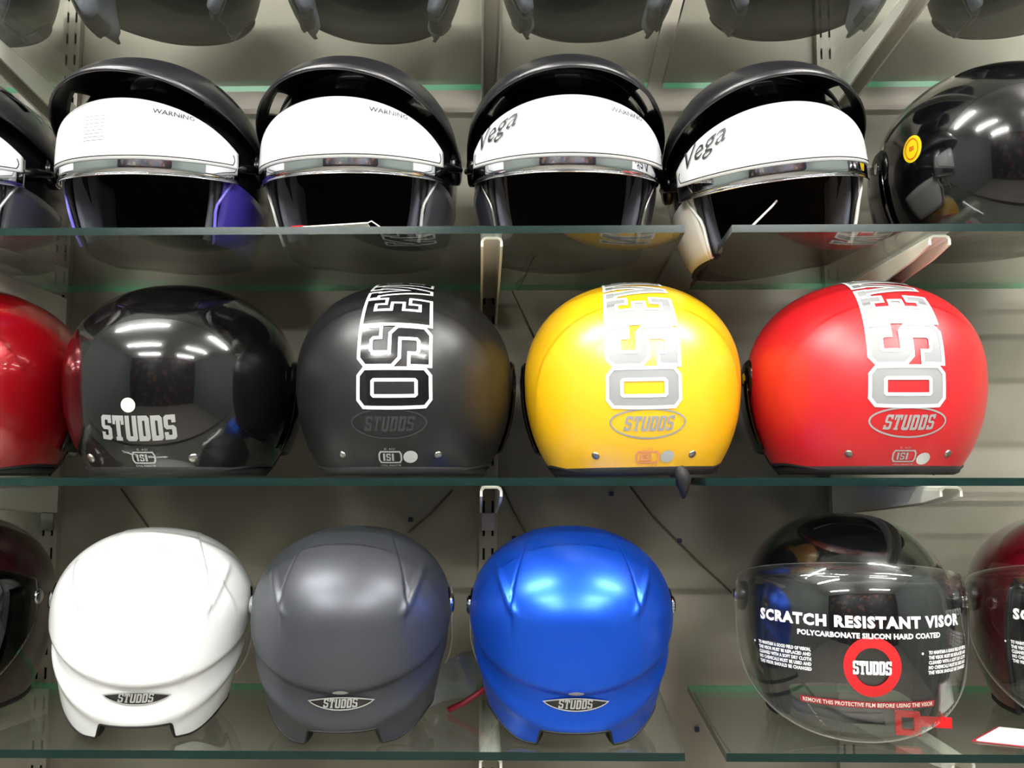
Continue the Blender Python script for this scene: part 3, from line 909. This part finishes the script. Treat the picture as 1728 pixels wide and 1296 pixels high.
printed_helmet('maroon helmet with clear printed visor cut off by the right picture edge', 0.6300, 1.105, Z3, 'maroon_gloss', yaw=-13)
dk = printed_helmet('very dark maroon helmet with a smoky visor at the lower left picture edge', -0.690, 1.105, Z3, 'dark_gloss', printed=False, vis='visor_smoke')

# glossy black helmet on the upper right shelf
t5, S5 = round_helmet('glossy black helmet with a round yellow sticker on the upper right shelf', 0.562, 1.11, ZT[1] + 0.0032, 'black_gloss', 'plain', a=0.130)
I = Ink(); I.disc(0, 0, 0.0150, 0.0160); st = I.wrap(wrapper(S5, 180 - 64, 0.112, 0.0008), 'oval_sticker', 'sticker_yellow', t5, 0.005)
I = Ink(); I.disc(0, 0, 0.0105, 0.0125, 0.0010); I.font('ISI', 0, -0.002, 0.0050, 'CENTER', 0.0002)
I.wrap(wrapper(S5, 180 - 64, 0.112, 0.0013), 'sticker_print', 'ink_red', st, 0.005)

# ------------------------------------------------------------------ helmets on the topmost shelf, seen from below through the glass
def dup(root, loc, yaw, label, name=None):
    r = root.copy(); COL.objects.link(r); r.location = loc; r.rotation_euler = (0, 0, R(yaw)); r['label'] = label
    for ch in list(root.children):
        c = ch.copy(); COL.objects.link(c); c.parent = r
        for g in ch.children:
            d = g.copy(); COL.objects.link(d); d.parent = c
    return r
t6, S6 = round_helmet('dark helmet on the topmost shelf, first right of the centre upright', 0.0750, 1.09, ZT[0] + 0.0032, 'black_matte', 'bare', a=0.115, yaw=0, back=0.045)
Z0 = ZT[0] + 0.0032
for x, yw, lab in ((-0.190, 4, 'dark helmet on the topmost shelf, first left of the centre upright'),
                   (-0.450, -3, 'dark helmet on the topmost shelf, above the purple-cheeked helmet'),
                   (-0.715, 0, 'dark helmet on the topmost shelf at the upper left picture corner'),
                   (0.330, 2, 'dark helmet on the topmost shelf, above the white-cheeked helmet'),
                   (0.610, -4, 'dark helmet on the topmost shelf at the upper right picture corner')):
    dup(t6, (x, 1.09, Z0), yw, lab)

# ------------------------------------------------------------------ tags, cards and wires
def slab(name, pts, th, m, parent=None):
    """quad sheet with thickness; pts = 4 corners"""
    P = [Vector(p) for p in pts]; n = (P[1] - P[0]).cross(P[3] - P[0]).normalized() * th
    V = P + [p + n for p in P]
    return mesh_obj(name, V, [(0, 1, 2, 3), (7, 6, 5, 4), (0, 4, 5, 1), (1, 5, 6, 2), (2, 6, 7, 3), (3, 7, 4, 0)], m, parent, False)
zt = ZT[1]
tg = thing('price_tag', 'white price tag with a red end lying under the silver-edged peaked helmet', 'tag', (-0.2, 0.965, zt))
slab('card', [(-0.040, 0.0, 0.0035), (0.030, 0.0, 0.0075), (0.030, 0.035, 0.0085), (-0.040, 0.035, 0.0045)], 0.0012, 'paper', tg)
slab('red_end', [(-0.050, -0.002, 0.0032), (-0.038, -0.002, 0.0040), (-0.036, 0.030, 0.0110), (-0.050, 0.030, 0.0102)], 0.0012, 'red_plastic', tg)
tube('string', [(0.030, 0.004, 0.009), (0.034, 0.004, 0.011), (0.042, 0.008, 0.006), (0.050, 0.012, 0.001)], 0.0007, 'paper', tg, 6)
o = tube('tag_loop', [(0.233, 0.975, zt + 0.001), (0.240, 0.976, zt + 0.008), (0.252, 0.98, zt + 0.020), (0.262, 0.985, zt + 0.030), (0.268, 0.99, zt + 0.037)], 0.0013, 'paper', None, 6)
tag(o, 'thin white plastic tag loop curling in the opening of the white-cheeked helmet', 'tag')
# clear bag and red strap on the lowest shelf
zt = ZT[3]
bg = thing('tag_bag', 'crumpled clear plastic bag with dark red strap between the grey and blue helmets', 'bag', (-0.080, 1.11, zt))
V = []; F = []
nu, nv = 10, 8
for i in range(nu + 1):
    for j in range(nv + 1):
        f, g = i / nu, j / nv
        V.append((-0.038 + 0.056 * f + 0.012 * g, 0.010 * math.sin(5 * f + 3 * g), 0.002 + 0.056 * g * (0.55 + 0.45 * math.sin(PI * (0.15 + 0.7 * f))) + 0.018 * f))
W = nv + 1
for i in range(nu):
    for j in range(nv): F.append((i * W + j, (i + 1) * W + j, (i + 1) * W + j + 1, i * W + j + 1))
b_ = mesh_obj('film', V, F, 'bag_plastic', bg)
sm = b_.modifiers.new('thickness', 'SOLIDIFY'); sm.thickness = 0.0006
tube('strap', [(-0.012, -0.012, 0.004), (0.006, -0.012, 0.012), (0.022, -0.010, 0.022), (0.034, -0.006, 0.030)], 0.0035, 'ink_maroon', bg, 8)
cd = thing('price_card', 'white card with a pink border on the lowest shelf at the right edge', 'card', (0.485, 0.975, zt))
slab('card', [(-0.028, 0.02, 0.0008), (0.060, -0.018, 0.0008), (0.110, 0.03, 0.0008), (0.020, 0.07, 0.0008)], 0.0012, 'paper', cd)
slab('card_border', [(-0.034, 0.020, 0.0003), (0.060, -0.023, 0.0003), (0.116, 0.03, 0.0003), (0.020, 0.075, 0.0003)], 0.0006, 'ink_maroon', cd)

def wire(label, pts, clips=()):
    o = tube('wall_cable', [(x, WY - 0.0018, z) for x, z in pts], 0.0013, 'cable_grey', None, 6)
    tag(o, label, 'cable', 'thin cables on the wall')
    for (x, z) in clips:
        c = box('clip', x - 0.003, x + 0.003, WY - 0.006, WY - 0.0005, z - 0.003, z + 0.003, 'clip_blue', o, 0.001)
    return o
wire('thin cable slanting down the wall towards the top of the white helmet', [(-0.566, 1.432), (-0.545, 1.405), (-0.52, 1.372)])
wire('thin cable slanting down the wall towards the right side of the grey helmet', [(-0.105, 1.430), (-0.135, 1.398), (-0.165, 1.372)], ((-0.162, 1.390),))
wire('thin cable slanting down the wall towards the left side of the blue helmet', [(-0.036, 1.435), (-0.020, 1.40), (0.0, 1.365)], ((-0.02, 1.365),))
wire('thin cable running down the wall between the blue helmet and the clear visored one', [(0.140, 1.435), (0.170, 1.395), (0.230, 1.335), (0.290, 1.278)], ((0.114, 1.425), (0.206, 1.362)))
wire('thin cable slanting low on the wall left of the clear visored helmet', [(0.222, 1.160), (0.245, 1.118), (0.272, 1.078)], ((0.225, 1.112),))
wire('thin cable on the wall left of the yellow helmet', [(0.035, 1.775), (-0.024, 1.712), (0.010, 1.640)])
